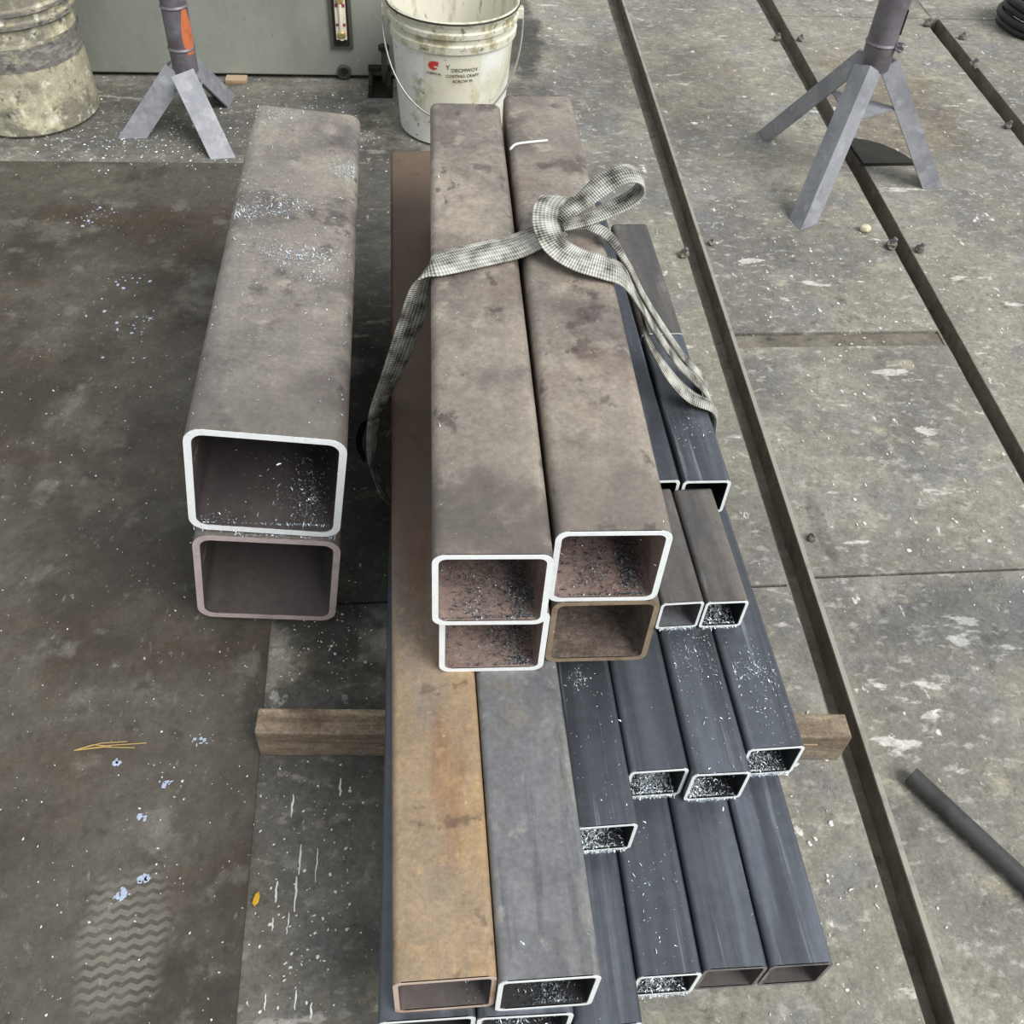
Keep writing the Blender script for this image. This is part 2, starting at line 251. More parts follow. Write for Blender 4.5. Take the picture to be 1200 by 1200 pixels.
def prism(bm, poly, z0, z1, bev=0):
    b_ = [bm.verts.new((x, y, z0)) for x, y in poly]; t_ = [bm.verts.new((x, y, z1)) for x, y in poly]; n = len(poly)
    bm.faces.new(b_[::-1]); top = bm.faces.new(t_)
    for i in range(n): bm.faces.new((b_[i], b_[(i+1) % n], t_[(i+1) % n], t_[i]))
    if bev: bmesh.ops.bevel(bm, geom=list(top.edges), offset=bev, segments=1, affect='EDGES')
    return bm

# ---------------------------------------------------------------- floor
fl = obj('floor', newbox((1.2, 3.2, -.17), (9, 9, .06)), 'concrete_base'); tag(fl, kind='structure')
def xl(i, y): return (.706+.038*y, 1.303+.0633*y, 1.93+.091*y)[i]          # left edges of the floor slots
def xr(i, y): return (.757+.0438*y, 1.329+.075*y, 1.97+.10*y)[i]           # right edges
def slab(x0f, x1f, y0, y1, m_='concrete', top=0, jl=0, jr=0):
    g = .003; n = max(2, int((y1-y0)/.05)); poly = []
    for k in range(n+1): y = y0+g+(y1-y0-2*g)*k/n; poly.append((x1f(y)-random.uniform(0, jr), y))
    for k in range(n, -1, -1): y = y0+g+(y1-y0-2*g)*k/n; poly.append((x0f(y)+random.uniform(0, jl), y))
    return obj('slab', prism(bmesh.new(), poly, -.135, top), m_, fl)
for a, b_, ys, jl, jr in ((lambda y: -3.0, lambda y: xl(0, y), (-1, 1.058, 4.6, 7.5), 0, .004), (lambda y: xr(0, y), lambda y: xl(1, y), (-1, 1.074, 1.795, 1.848, 7.5), .001, .004), (lambda y: xr(1, y), lambda y: xl(2, y) if y < 4.02 else xl(2, 4.02)+.045+(y-4.02)*.09, (-1, 1.09, 4.02, 7.5), .001, .004), (lambda y: xr(2, y) if y < 4.02 else xl(2, 4.02)+.047+(y-4.02)*.09, lambda y: 5.5, (-1, 4.02, 7.5), .002, 0)):
    for y0, y1 in zip(ys, ys[1:]):
        st_ = (y0, y1) == (1.795, 1.848)
        slab(a, b_, y0, y1, 'rail_steel' if st_ else 'concrete', -.005 if st_ else 0, jl, jr)

# steel channels let into the floor slots
def channel(i, y0, y1, lip, label):
    o = thing('floor_channel', label, 'channel', group='steel channels let into the floor')
    def strip(name, pf, m_):
        n = 12; bm = bmesh.new(); rows = []
        for k in range(n+1):
            y = y0+(y1-y0)*k/n; rows.append([bm.verts.new((x, y, z)) for x, z in pf(y)])
        m__ = len(rows[0])
        for a, b_ in zip(rows, rows[1:]):
            for q in range(m__): bm.faces.new((a[q], a[(q+1) % m__], b_[(q+1) % m__], b_[q]))
        bm.faces.new(rows[0]); bm.faces.new(rows[-1][::-1]); bmesh.ops.recalc_face_normals(bm, faces=bm.faces)
        return obj(name, bm, m_, o)
    strip('web', lambda y: [(xl(i, y)+.001, -.064), (xr(i, y)-.001, -.064), (xr(i, y)-.001, -.058), (xl(i, y)+.001, -.058)], 'rail_steel')
    strip('left_flange', lambda y: [(xl(i, y)-.006, -.057), (xl(i, y)+.0005, -.057), (xl(i, y)+.0005, -.002), (xl(i, y)-.006, -.002)], 'rail_steel')
    strip('right_flange', lambda y: [(xr(i, y)-lip, -.057), (xr(i, y)-.0005, -.057), (xr(i, y)-.0005, -.001), (xr(i, y)-lip, -.001)], 'rail_steel')
    strip('worn_lip', lambda y: [(xr(i, y)-lip, -.0009), (xr(i, y)-.0005, -.0009), (xr(i, y)-.0005, .0025), (xr(i, y)-lip+.001, .0025)], 'rail_top' if i == 0 else 'rail_steel')
    return o
def stub(o, x, y, z, s):
    bm = bmesh.new(); bmesh.ops.create_icosphere(bm, subdivisions=2, radius=s, matrix=Matrix.Translation((x, y, z)))
    for v in bm.verts: v.co += Vector([random.uniform(-.25, .25)*s for _ in range(3)]); v.co.z = max(v.co.z, .0006)
    obj('weld_stub', bm, 'rail_steel', o)
    obj('stub_pin', tube_path(bmesh.new(), [(x-s*.4, y, z), (x+s*.3, y-s*.3, z+s*1.5)], s*.45, 8), 'weld', o)
o = channel(0, -.9, 6.5, .011, 'floor channel with worn pale lip, nearest the tube bundle')
stub(o, xl(0, 2.2)-.012, 2.2, .010, .015); stub(o, xr(0, 2.26)+.02, 2.26, .008, .010); stub(o, xr(0, 1.17)+.02, 1.17, .006, .009)
o = channel(1, -.9, 6.5, .004, 'dark floor channel passing under the right jack stand')
stub(o, xl(1, 2.24)-.012, 2.24, .012, .017); stub(o, xr(1, 2.22)+.02, 2.22, .010, .014); stub(o, xl(1, 3.75)-.012, 3.75, .010, .015); stub(o, xr(1, 3.75)+.02, 3.75, .010, .014)
o = channel(2, -.9, 4.0, .004, 'dark floor channel ending near the upper right corner')
stub(o, xl(2, 3.93)-.012, 3.93, .012, .017); stub(o, xr(2, 3.80)+.03, 3.80, .010, .015); stub(o, xl(2, 3.52)+.05, 3.52, .008, .02); stub(o, xl(2, 3.0)-.012, 3.0, .010, .014)

# dark steel sheet lying on the left part of the floor
bm = prism(bmesh.new(), [(-2.6, -.9), (-.235, -.9), (-.292, 1.0), (-.30, 2.715), (-1.31, 2.722), (-2.6, 2.73)], .0005, .005, .0012)
sheet = obj('steel_sheet', bm, 'sheet'); tag(sheet, 'dark brown dusty steel sheet with shoe prints lying on the floor at left', 'sheet')

# ---------------------------------------------------------------- machine at the back
mc = thing('machine_cabinet', 'grey green painted machine cabinet standing behind the buckets', 'machine', (-1.1, 3.33, 0))
def part(name, c, s, m_, par, bev=.002):
    return obj(name, newbox((c[0], c[1], c[2]), s, bev), m_, par)
part('body', (0.02, .45, .62), (2.3, .9, 1.21), 'machine_paint', mc, .006)
part('plinth', (0.02, .46, .0085), (2.26, .86, .015), 'black_steel', mc)
g = obj('sight_gauge', newbox((.835, -.004, .238), (.079, .012, .232), .002), 'gauge_frame', mc)
for z, nme, s, mt in ((.238, 'window_recess', (.056, .006, .205), 'black_steel'),):
    obj(nme, newbox((.835, -.010, z), s, .001), mt, g)
obj('scale_card', newbox((.836, -.014, .242), (.038, .003, .165), .001), 'gauge_card', g)
obj('red_line', newbox((.836, -.016, .285), (.034, .002, .012)), 'gauge_red', g); obj('red_line', newbox((.836, -.016, .215), (.034, .002, .010)), 'gauge_red', g)
obj('level_tube', tube_path(bmesh.new(), [(.836, -.018, .16), (.836, -.018, .325)], .007, 10), 'gauge_card', g, True)
for z in (.180, .305):
    obj('gauge_bolt', lathe(bmesh.new(), [(.0001, 0), (.0145, 0), (.0145, .008), (.009, .012), (.0001, .012)], 16), 'brass', g).matrix_local = Matrix.Translation((.836, -.015, z)) @ Matrix.Rotation(math.pi/2, 4, 'X')
dp = obj('drain_plug', lathe(bmesh.new(), [(.0001, 0), (.026, 0), (.026, .012), (.02, .014), (.02, .007), (.0001, .007)], 24), 'gauge_frame', mc); dp.matrix_local = Matrix.Translation((.835, .001, .034)) @ Matrix.Rotation(math.pi/2, 4, 'X')
obj('hex_socket', lathe(bmesh.new(), [(.011, .006), (.011, .014), (.0001, .014)], 6), 'black_steel', dp)
lf = obj('levelling_foot', newbox((.97, -.07, .004), (.09, .15, .007), .001), 'black_steel', mc)
obj('foot_lug', newbox((.935, -.07, .028), (.014, .15, .045), .002), 'black_steel', lf); obj('foot_lug', newbox((1.0, -.07, .028), (.014, .15, .045), .002), 'black_steel', lf)
obj('foot_bridge', newbox((.97, -.012, .055), (.09, .03, .012), .002), 'black_steel', lf); obj('levelling_bolt', tube_path(bmesh.new(), [(.985, -.03, .008), (.985, -.03, .13)], .011, 12), 'gauge_frame', lf)
obj('bolt_head', lathe(bmesh.new(), [(.0001, .13), (.02, .13), (.02, .148), (.0001, .148)], 6, (.985, -.03, 0)), 'black_steel', lf)
tag(obj('wood_shim', newbox((-.655, 3.30, .009), (.075, .045, .016), .001), 'wood_pale'), 'small pale wooden shim under the machine edge beside the left jack stand', 'wood')

# ---------------------------------------------------------------- square tubes
TUBES = {}
def rrect(wd, ht, r, seg=5):
    pts = []
    for cx, cz, a0 in ((wd/2-r, ht-r, 0), (-wd/2+r, ht-r, 90), (-wd/2+r, r, 180), (wd/2-r, r, 270)):
        for k in range(seg+1):
            a = math.radians(a0+90*k/seg); pts.append((cx+r*math.cos(a), cz+r*math.sin(a)))
    return pts
def steel_tube(key, label, x, y, ztop, wd, ht, t, r, ln, yaw, sk, roll, outer, inner, rim, group, backrim='rim_dull', seam=None):
    """x,y,ztop: outer front top left corner; ln: length; sk: skew of the saw cut"""
    R = Matrix.Rotation(yaw, 4, 'Z') @ Matrix.Rotation(roll, 4, 'Y')
    base = Vector((x, y, ztop)) + R @ Vector((wd/2, 0, -ht))
    o = thing('square_tube', label, 'steel tube', base, R.to_euler(), group)
    ow = rrect(wd, ht, r); iw = [(px*(wd-2*t)/wd, t+(pz)*(ht-2*t)/ht) for px, pz in rrect(wd, ht, max(r*.72, .002))]
    n = len(ow); fy = lambda px: sk*(px+wd/2); NS = 4
    def shell(prof, flip):
        bm = bmesh.new(); rows = []
        for k in range(NS+1):
            rows.append([bm.verts.new((px, (fy(px) if k == 0 else ln*k/NS), pz)) for px, pz in prof])
        for a, b_ in zip(rows, rows[1:]):
            for i in range(n):
                q = (a[i], b_[i], b_[(i+1) % n], a[(i+1) % n])
                bm.faces.new(q if not flip else q[::-1])
        return bm
    obj('wall', shell(ow, False), outer, o, True)
    obj('bore', shell(iw, True), inner, o, True)
    def ring(y0f, dirn):
        bm = bmesh.new(); d = .0006*dirn
        a = [bm.verts.new((px, y0f(px)+d, pz)) for px, pz in ow]; b_ = [bm.verts.new((px, y0f(px)+d, pz)) for px, pz in iw]
        a2 = [bm.verts.new((px, y0f(px)-d*2, pz)) for px, pz in ow]; b2 = [bm.verts.new((px, y0f(px)-d*2, pz)) for px, pz in iw]
        for i in range(n):
            j = (i+1) % n
            for q in ((a[i], a[j], b_[j], b_[i]), (a2[i], a2[j], a[j], a[i]), (b_[i], b_[j], b2[j], b2[i])):
                bm.faces.new(q if dirn < 0 else q[::-1])
        bmesh.ops.recalc_face_normals(bm, faces=bm.faces); return bm
    rm = obj('cut_rim', ring(fy, -1), rim, o)
    if rim != outer: rm['label'] = {'rim_bright': 'bright sawn end face', 'rim_pink': 'dull pinkish end face', 'rim_rust': 'brown rusted end face', 'rim_tan': 'pale rusty end face', 'rim_dull': 'dull grey end face'}[rim]
    obj('far_rim', ring(lambda px: ln, 1), backrim, o)
    if seam:
        sx, sz = seam; obj('weld_seam', newbox((sx, ln/2, sz), (.003, ln-.02, .006)), 'seam', o)
    TUBES[key] = (o, wd, ht, t, ln); return o
PI = math.pi
L_ = dict(wd=.252, ht=.2466, t=.0122, r=.029); Q_ = dict(wd=.153, ht=.156, t=.0082, r=.0165); G_ = dict(wd=.1222, ht=.1218, t=.006, r=.0105); S_ = dict(wd=.0878, ht=.0876, t=.0048, r=.0085); T_ = dict(wd=.0705, ht=.0730, t=.0045, r=.0075); U_ = dict(wd=.0875, ht=.0892, t=.0055, r=.009)
gl = 'square steel tubes stacked on the floor'
k = 1.02
steel_tube('LB', 'large grey square tube with dull pinkish end, lower of the left pair', -.385*k, .999*k, 1.6-(1.6-.309)*k, **L_, ln=1.02, yaw=.014, sk=-.031, roll=.118, outer='scale_grey', inner='bore_dark', rim='rim_pink', group=gl, seam=(-.1125, .15))
steel_tube('LT', 'largest square tube with bright sawn end, on top of the left pair', -.358*k, 1.007*k, 1.6-(1.6-.557)*k, **L_, ln=1.055, yaw=.0164, sk=-.044, roll=.125, outer='scale_grey', inner='bore_dark', rim='rim_bright', group=gl, seam=(-.1125, .16))
zA = .0845; zB1 = zA+.1218+.0004; zB3 = zA+.0876+.0004; zC = zB1+.1218+.0004; zD = zC+.156+.0004; zT = zB3+.0876+.0004
d = math.radians
steel_tube('A1', 'dark square tube in the bottom row, under the rusty tan tube', -.066, .317, zA+.1218, **G_, ln=1.75, yaw=d(-.28), sk=-.009, roll=0, outer='mill_dark', inner='bore_black', rim='rim_bright', group=gl)
steel_tube('A2', 'dark square tube in the bottom row, under the broad blue grey tube', .0575, .313, zA+.1218, **G_, ln=1.7, yaw=d(-.3), sk=-.018, roll=0, outer='mill_dark', inner='bore_black', rim='rim_bright', group=gl)
steel_tube('A3', 'dark narrow bottom row tube reaching closest to the camera', .1835, .301, zA+.0876, **S_, ln=1.6, yaw=d(-.3), sk=0, roll=0, outer='mill_dark', inner='bore_black', rim='rim_bright', group=gl)
steel_tube('A4', 'dark bottom row tube whose near mouth is full of bright shavings', .2735, .351, zA+.0876, **S_, ln=1.5, yaw=d(-.3), sk=-.006, roll=0, outer='mill_dark', inner='bore_black', rim='rim_bright', group=gl)
steel_tube('A5', 'dark bottom row tube with dull end, second from the right side', .3645, .353, zA+.0876, **S_, ln=1.5, yaw=d(-.3), sk=-.014, roll=0, outer='mill_dark', inner='bore_dark', rim='rim_dull', group=gl)
steel_tube('A6', 'dark blue grey bottom row tube at the far right with dusty end', .4555, .351, zA+.0876, **S_, ln=1.5, yaw=d(-.28), sk=-.011, roll=0, outer='mill_dark', inner='bore_dark', rim='rim_dull', group=gl)
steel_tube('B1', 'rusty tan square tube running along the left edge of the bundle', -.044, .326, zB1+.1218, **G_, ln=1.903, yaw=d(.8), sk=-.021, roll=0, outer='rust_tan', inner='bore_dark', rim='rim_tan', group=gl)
steel_tube('B2', 'broad blue grey square tube beside the rusty tan one', .0795, .319, zB1+.1218, **G_, ln=1.6, yaw=d(.76), sk=-.024, roll=0, outer='mill_grey', inner='bore_black', rim='rim_bright', group=gl)
steel_tube('B3', 'dark narrow second row tube partly under the broad blue grey one', .2035, .511, zB3+.0876, **S_, ln=1.35, yaw=d(.44), sk=0, roll=0, outer='mill_dark', inner='bore_black', rim='rim_bright', group=gl)
steel_tube('B4', 'dark second row tube under the brown rimmed tube, shavings in its mouth', .2925, .583, zB3+.0876, **S_, ln=1.3, yaw=d(.39), sk=0, roll=0, outer='mill_dark', inner='bore_black', rim='rim_bright', group=gl)
steel_tube('B5', 'dark second row tube with slanted mouth, second from the right', .3835, .574, zB3+.0876, **S_, ln=1.3, yaw=d(.3), sk=-.012, roll=0, outer='mill_dark', inner='bore_black', rim='rim_bright', group=gl)
steel_tube('B6', 'dark second row tube at the right, above the timber end', .4755, .606, zB3+.0876, **S_, ln=1.26, yaw=d(.45), sk=0, roll=0, outer='mill_dark', inner='bore_black', rim='rim_bright', group=gl)
steel_tube('C1', 'brown square tube mostly hidden under the top left brown tube', .020, .717, zC+.156, **Q_, ln=1.16, yaw=d(-.75), sk=-.017, roll=0, outer='scale_brown', inner='bore_red', rim='rim_bright', group=gl)
steel_tube('C2', 'square tube with brown rusted rim under the top right brown tube', .1772, .725, zC+.156, **Q_, ln=1.16, yaw=d(-.75), sk=-.011, roll=0, outer='scale_brown', inner='bore_brown', rim='rim_rust', group=gl)
steel_tube('D1', 'brown square tube on top of the bundle, left one under the sling', .010, .698, zD+.156, **Q_, ln=1.189, yaw=d(-.95), sk=-.022, roll=0, outer='scale_brown', inner='bore_red', rim='rim_bright', group=gl)
steel_tube('D2', 'brown square tube on top of the bundle, right one carrying the sling knot', .169, .727, zD+.156, **Q_, ln=1.204, yaw=d(-1.16), sk=-.010, roll=0, outer='scale_brown', inner='bore_red', rim='rim_bright', group=gl)
steel_tube('C3', 'short small tube with clean grey bore right beside the brown tubes', .374, .813, zT+.073, **T_, ln=.231, yaw=d(1.23), sk=-.005, roll=0, outer='mill_dusty', inner='mill_grey', rim='rim_bright', group=gl)
steel_tube('C4', 'short small tube with shavings in its mouth, at the right of its twin', .4463, .812, zT+.073, **T_, ln=.230, yaw=d(.9), sk=-.016, roll=0, outer='mill_dusty', inner='bore_black', rim='rim_bright', group=gl)
steel_tube('D3', 'dark tube half hidden between the brown tubes and the sling strands', .367, 1.052, zT+.0892, **U_, ln=.90, yaw=0, sk=0, roll=0, outer='mill_dark', inner='bore_black', rim='rim_bright', group=gl)
steel_tube('D4', 'short blue black tube crossed by the sling at the right edge', .459, 1.049, zT+.0892, **U_, ln=.397, yaw=d(-.2), sk=-.010, roll=0, outer='mill_dark', inner='bore_black', rim='rim_bright', group=gl)
steel_tube('D5', 'dusty grey tube butted behind the short blue black one, under the sling', .4600, 1.449, zT+.0892+.0006, **U_, ln=.402, yaw=d(-.2), sk=-.004, roll=0, outer='mill_dusty', inner='bore_black', rim='rim_bright', group=gl)

# timbers
def timber(label, x0, y0, x1, y1, wd, h, name='timber_bearer'):
    a = Vector((x0, y0, 0)); b_ = Vector((x1, y1, 0)); ln = (b_-a).length
    o = thing(name, label, 'timber', (a+b_)/2, (0, 0, math.atan2(y1-y0, x1-x0)))
    obj('beam', newbox((0, wd/2, h/2+.0003), (ln, wd, h-.0006), .003, jit=.0012), 'wood', o); return o
tb = timber('weathered wooden bearer under the near end of the tube bundle', -.284, .762, .722, .695, .043, .0838)
obj('split_line', newbox((.37, -.0005, .06), (.16, .002, .0015)), 'wood_pale', tb)
timber('short wooden bearer hidden under the far end of the tube bundle', -.05, 1.62, .52, 1.62, .06, .0838)
o = thing('wood_wedge', 'wooden wedge propping the left tube pair from below', 'wood', (-.36, 1.5, .0055), (0, 0, 0)); bm = bmesh.new(); 
o2 = TUBES['LB'][0]
# wedge top follows the tilted underside of the lower tube
Mlb = o2.matrix_basis
def under(xw, yw):
    p = Mlb @ Vector((0, .3, 0)); nrm = (Mlb.to_3x3() @ Vector((0, 0, 1))); return p.z-(nrm.x*(xw-p.x)+nrm.y*(yw-p.y))/nrm.z
vsb = []
for z_ in (0, 1):
    for xx, yy in ((-.44, 1.35), (-.30, 1.35), (-.30, 1.42), (-.44, 1.42)):
        vsb.append(bm.verts.new((xx+.36, yy-1.5, 0 if z_ == 0 else max(under(xx, yy)-.0062, .002))))
for q in ((3, 2, 1, 0), (4, 5, 6, 7), (0, 1, 5, 4), (1, 2, 6, 5), (2, 3, 7, 6), (3, 0, 4, 7)): bm.faces.new([vsb[i] for i in q])
obj('wedge', bm, 'wood', o)

# ---------------------------------------------------------------- sling
sl = thing('webbing_sling', 'grey woven lifting sling choked around the tube bundle, eye standing up', 'sling', (.2, 1.3, .64))
def ribbon(name, ctrl, th=.0075, n=7):
    """ctrl: (point, width vector hint, width)"""
    P = catmull([c_[0] for c_ in ctrl], n); Wv = catmull([c_[1] for c_ in ctrl], n); Wd = [q.x for q in catmull([(c_[2], 0, 0) for c_ in ctrl], n)]
    bm = bmesh.new(); uvl = bm.loops.layers.uv.new('UVMap'); rows = []; s = 0; off = sl.location
    K = 6
    for i, p in enumerate(P):
        dd = (P[min(i+1, len(P)-1)]-P[max(i-1, 0)]).normalized(); wv_ = Wv[i]-dd*Wv[i].dot(dd); wv_.normalize(); Wd[i] *= 1.28; nv = wv_.cross(dd)
        if i: s += (p-P[i-1]).length
        ring = []
        for k_ in range(K+1):
            u_ = k_/K; e_ = 1-abs(2*u_-1)**5*.75
            ring.append((p-off+wv_*(u_-.5)*Wd[i]+nv*(th/2*e_+.0012*math.sin(u_*9.5)), u_))
        for k_ in range(K, -1, -1):
            u_ = k_/K; e_ = 1-abs(2*u_-1)**5*.75
            ring.append((p-off+wv_*(u_-.5)*Wd[i]-nv*(th/2*e_-.0012*math.sin(u_*9.5)), u_))
        rows.append(([bm.verts.new(q) for q, _ in ring], [u_ for _, u_ in ring], s))
    for (a, ua, sa), (b_, ub, sb) in zip(rows, rows[1:]):
        m_ = len(a)
        for j in range(m_):
            jj = (j+1) % m_
            f = bm.faces.new((a[j], a[jj], b_[jj], b_[j]))
            for lp, (u_, v_) in zip(f.loops, ((ua[j], sa), (ua[jj], sa), (ub[jj], sb), (ub[j], sb))): lp[uvl].uv = (u_, v_)
    bm.faces.new(rows[0][0][::-1]); bm.faces.new(rows[-1][0])
    bmesh.ops.recalc_face_normals(bm, faces=bm.faces)
    return obj(name, bm, 'webbing', sl, True)
Y = Vector((0, 1, 0)); X = Vector((1, 0, 0)); Z = Vector((0, 0, 1)); V = Vector
zt = zD+.156
ribbon('left_strap', [(V((-.060, 1.285, .03)), Y, .034), (V((-.085, 1.285, .07)), Y, .034), (V((-.099, 1.285, .13)), Y, .034), (V((-.099, 1.285, .215)), X*.7+Y, .026), (V((-.086, 1.285, .305)), X+Y*.6, .026), (V((-.047, 1.285, .42)), X+Y*.5, .038), (V((-.012, 1.285, .54)), X+Y*.5, .042), (V((.004, 1.285, .612)), X*.8+Y*.8, .044), (V((.016, 1.287, zt-.002)), Y+X*.35, .047), (V((.040, 1.292, zt+.007)), Y, .05), (V((.10, 1.315, zt+.0075)), Y-X*.3, .052), (V((.165, 1.338, zt+.0085)), Y-X*.3, .052), (V((.215, 1.362, zt+.016)), Y-X*.4, .046), (V((.25, 1.378, zt+.022)), Y-X*.4, .042)])
ribbon('choke_loop', [(V((.27, 1.395, zt+.014)), X, .032), (V((.262, 1.412, zt+.045)), X, .034), (V((.243, 1.405, zt+.066)), X-Y*.2, .036), (V((.225, 1.378, zt+.066)), X+Y*.1, .036), (V((.220, 1.345, zt+.05)), X+Y*.4, .038), (V((.235, 1.312, zt+.03)), X*.8+Y*.8, .044), (V((.270, 1.288, zt+.018)), Y+X*.35, .05), (V((.315, 1.272, zt+.012)), Y+X*.25, .052), (V((.350, 1.268, zt-.004)), Y+X*.2, .046), (V((.385, 1.27, zt-.06)), Y, .04), (V((.43, 1.275, .505)), Y, .036), (V((.49, 1.278, .42)), Y, .033), (V((.549, 1.27, .357)), Y, .032), (V((.573, 1.262, .29)), Y, .030), (V((.583, 1.258, .20)), Y, .03), (V((.580, 1.258, .07)), Y, .03)])
ribbon('eye_loop', [(V((.245, 1.372, zt+.045)), Y, .030), (V((.285, 1.388, zt+.068)), Y-X*.3, .034), (V((.325, 1.402, zt+.098)), Y-X*.3, .044), (V((.362, 1.412, zt+.112)), Y-X*.1, .046), (V((.389, 1.415, zt+.105)), Y, .046), (V((.397, 1.416, zt+.082)), Y, .044), (V((.380, 1.413, zt+.060)), Y, .04), (V((.340, 1.404, zt+.042)), Y-X*.2, .034), (V((.295, 1.39, zt+.030)), Y-X*.2, .028), (V((.25, 1.372, zt+.03)), Y, .026)])
ribbon('rear_strand', [(V((.265, 1.385, zt+.022)), Y, .022), (V((.30, 1.385, zt+.022)), Y, .024), (V((.338, 1.360, zt+.014)), Y+X*.4, .024), (V((.372, 1.335, zt-.028)), Y, .024), (V((.405, 1.325, .555)), Y, .024), (V((.45, 1.315, .488)), Y, .024), (V((.505, 1.308, .412)), Y, .024), (V((.552, 1.30, .359)), Y, .024), (V((.574, 1.30, .29)), Y, .024), (V((.582, 1.30, .20)), Y, .024), (V((.580, 1.30, .07)), Y, .024)], .009)
ribbon('slack_strand', [(V((.388, 1.285, .562)), Y, .018), (V((.42, 1.265, .486)), Y+X*.3, .02), (V((.468, 1.246, .415)), Y+X*.5, .024), (V((.512, 1.236, .372)), Y+X*.5, .026), (V((.557, 1.226, .350)), Y+X*.2, .022), (V((.572, 1.23, .29)), Y, .02), (V((.580, 1.23, .18)), Y, .02), (V((.578, 1.235, .07)), Y, .02)], .007)
# torn plastic sleeve hanging on the left strap
pts = catmull([(-.085, 1.27, .30), (-.115, 1.262, .295), (-.128, 1.258, .24), (-.116, 1.255, .19)], 6)
bm = bmesh.new(); prev = None
for i, p in enumerate(pts):
    q = Vector((p.x+.018*(1-i/len(pts))+.004, p.y+.02, p.z-.014)); a = bm.verts.new(p-sl.location); b_ = bm.verts.new(q-sl.location)
    if prev: bm.faces.new((prev[0], prev[1], b_, a))
    prev = (a, b_)
bmesh.ops.solidify(bm, geom=bm.faces[:], thickness=.001)
tag(obj('torn_sleeve', bm, 'rubber', sl), 'torn dark plastic sleeve')

# ---------------------------------------------------------------- jack stands
def angle_leg(par, foot, top, wd, th, facing, name='leg'):
    f = Vector(foot); t = Vector(top); ax = (t-f).normalized(); fc = Vector(facing); fc = (fc-ax*fc.dot(ax)).normalized(); sd_ = ax.cross(fc)
    # L profile with its corner pointing along fc
    e1 = (fc*-.7071+sd_*.7071); e2 = (fc*-.7071-sd_*.7071)
    prof = [Vector((0, 0)), Vector((wd, 0)), Vector((wd, th)), Vector((th, th)), Vector((th, wd)), Vector((0, wd))]
    bm = bmesh.new(); ln = (t-f).length
    def pt(p, base): return base+e1*p.x+e2*p.y
    lo = []
    for p in prof:                     # lower end cut level with the floor
        q = pt(p, f); s_ = -(q.z-.0008)/ax.z; lo.append(bm.verts.new(q+ax*s_))
    hi = [bm.verts.new(pt(p, t)) for p in prof]
    n = len(prof)
    for i in range(n): bm.faces.new((lo[i], lo[(i+1) % n], hi[(i+1) % n], hi[i]))
    bm.faces.new((lo[0], lo[3], lo[2], lo[1])); bm.faces.new((lo[0], lo[5], lo[4], lo[3])); bm.faces.new(hi[:4]); bm.faces.new((hi[0], hi[3], hi[4], hi[5]))
    bmesh.ops.recalc_face_normals(bm, faces=bm.faces)
    return obj(name, bm, 'stand_steel', par)
def jack(label, c, feet, zj, r, wd, faces, paint):
    o = thing('jack_stand', label, 'jack stand', (c[0], c[1], 0), group='jack stands on the floor')
    cv = Vector((c[0], c[1], 0))
    for (fx, fy), fc in zip(feet, faces):
        dv = Vector((fx, fy, 0))-cv; dv.normalize()
        angle_leg(o, Vector((fx, fy, .001))-cv, dv*(r*1.5)+Vector((0, 0, zj-.015)), wd, .006, fc)
    post = obj('post', lathe(bmesh.new(), [(r*.8, zj-.05), (r, zj-.045), (r, 1.05), (r*.85, 1.05), (r*.85, .9)], 32), 'stand_pipe', o, True)
    obj('weld_bead', lathe(bmesh.new(), [(r, -.006), (r+.004, 0), (r, .006)], 32, (0, 0, zj+.035)), 'weld', post)
    if paint:
        obj('weld_bead', lathe(bmesh.new(), [(r, -.006), (r+.004, 0), (r, .006)], 32, (0, 0, zj+.17)), 'weld', post)
        bm = bmesh.new(); n1, n2 = 10, 8; g_ = {}
        for i in range(n1+1):
            for j in range(n2+1):
                a = math.radians(-66+64*i/n1+random.uniform(-2, 2)); z = zj+.02+.15*j/n2
                wdt = .35+.65*math.sin(math.pi*min(1, (j+1)/n2*.9)); a = math.radians(-36)+(a-math.radians(-36))*wdt
                g_[i, j] = bm.verts.new(((r+.0008)*math.cos(a), (r+.0008)*math.sin(a), z))
        for i in range(n1):
            for j in range(n2): bm.faces.new((g_[i, j], g_[i+1, j], g_[i+1, j+1], g_[i, j+1]))
        tag(obj('paint_patch', bm, 'orange_paint', o, True), 'orange paint patch')
    bm = bmesh.new(); pr = []
    for (fx, fy) in feet:
        dv = Vector((fx, fy, 0))-cv; dv *= .34; pr.append((dv.x, dv.y))
    prism(bm, pr, zj*.60, zj*.60+.006); obj('gusset_plate', bm, 'stand_steel', o)
    return o
jack('jack stand with orange paint on its post, in front of the machine', (-.745, 2.965), [(-.985, 2.875), (-.588, 2.757), (-.645, 3.19)], .245, .040, .074, [(-.9, -.75, .3), (.95, -.55, .3), (1, 1, .2)], True)
j2 = jack('bare steel jack stand with angle iron legs on the right floor', (1.405, 2.64), [(1.215, 2.95), (1.18, 2.335), (1.752, 2.58)], .44, .045, .060, [(-.6, .2, .75), (-.45, -1, .2), (.75, -.6, .2)], False)
obj('post_slot', newbox((.031, -.032, .55), (.004, .010, .075), .001, Matrix.Identity(4)), 'black_steel', j2)
bm = bmesh.new(); bmesh.ops.create_icosphere(bm, subdivisions=2, radius=.016, matrix=Matrix.Translation((.040, -.038, .475)))
for v in bm.verts: v.co += Vector([random.uniform(-.004, .004) for _ in range(3)])
obj('weld_lump', bm, 'weld', j2)

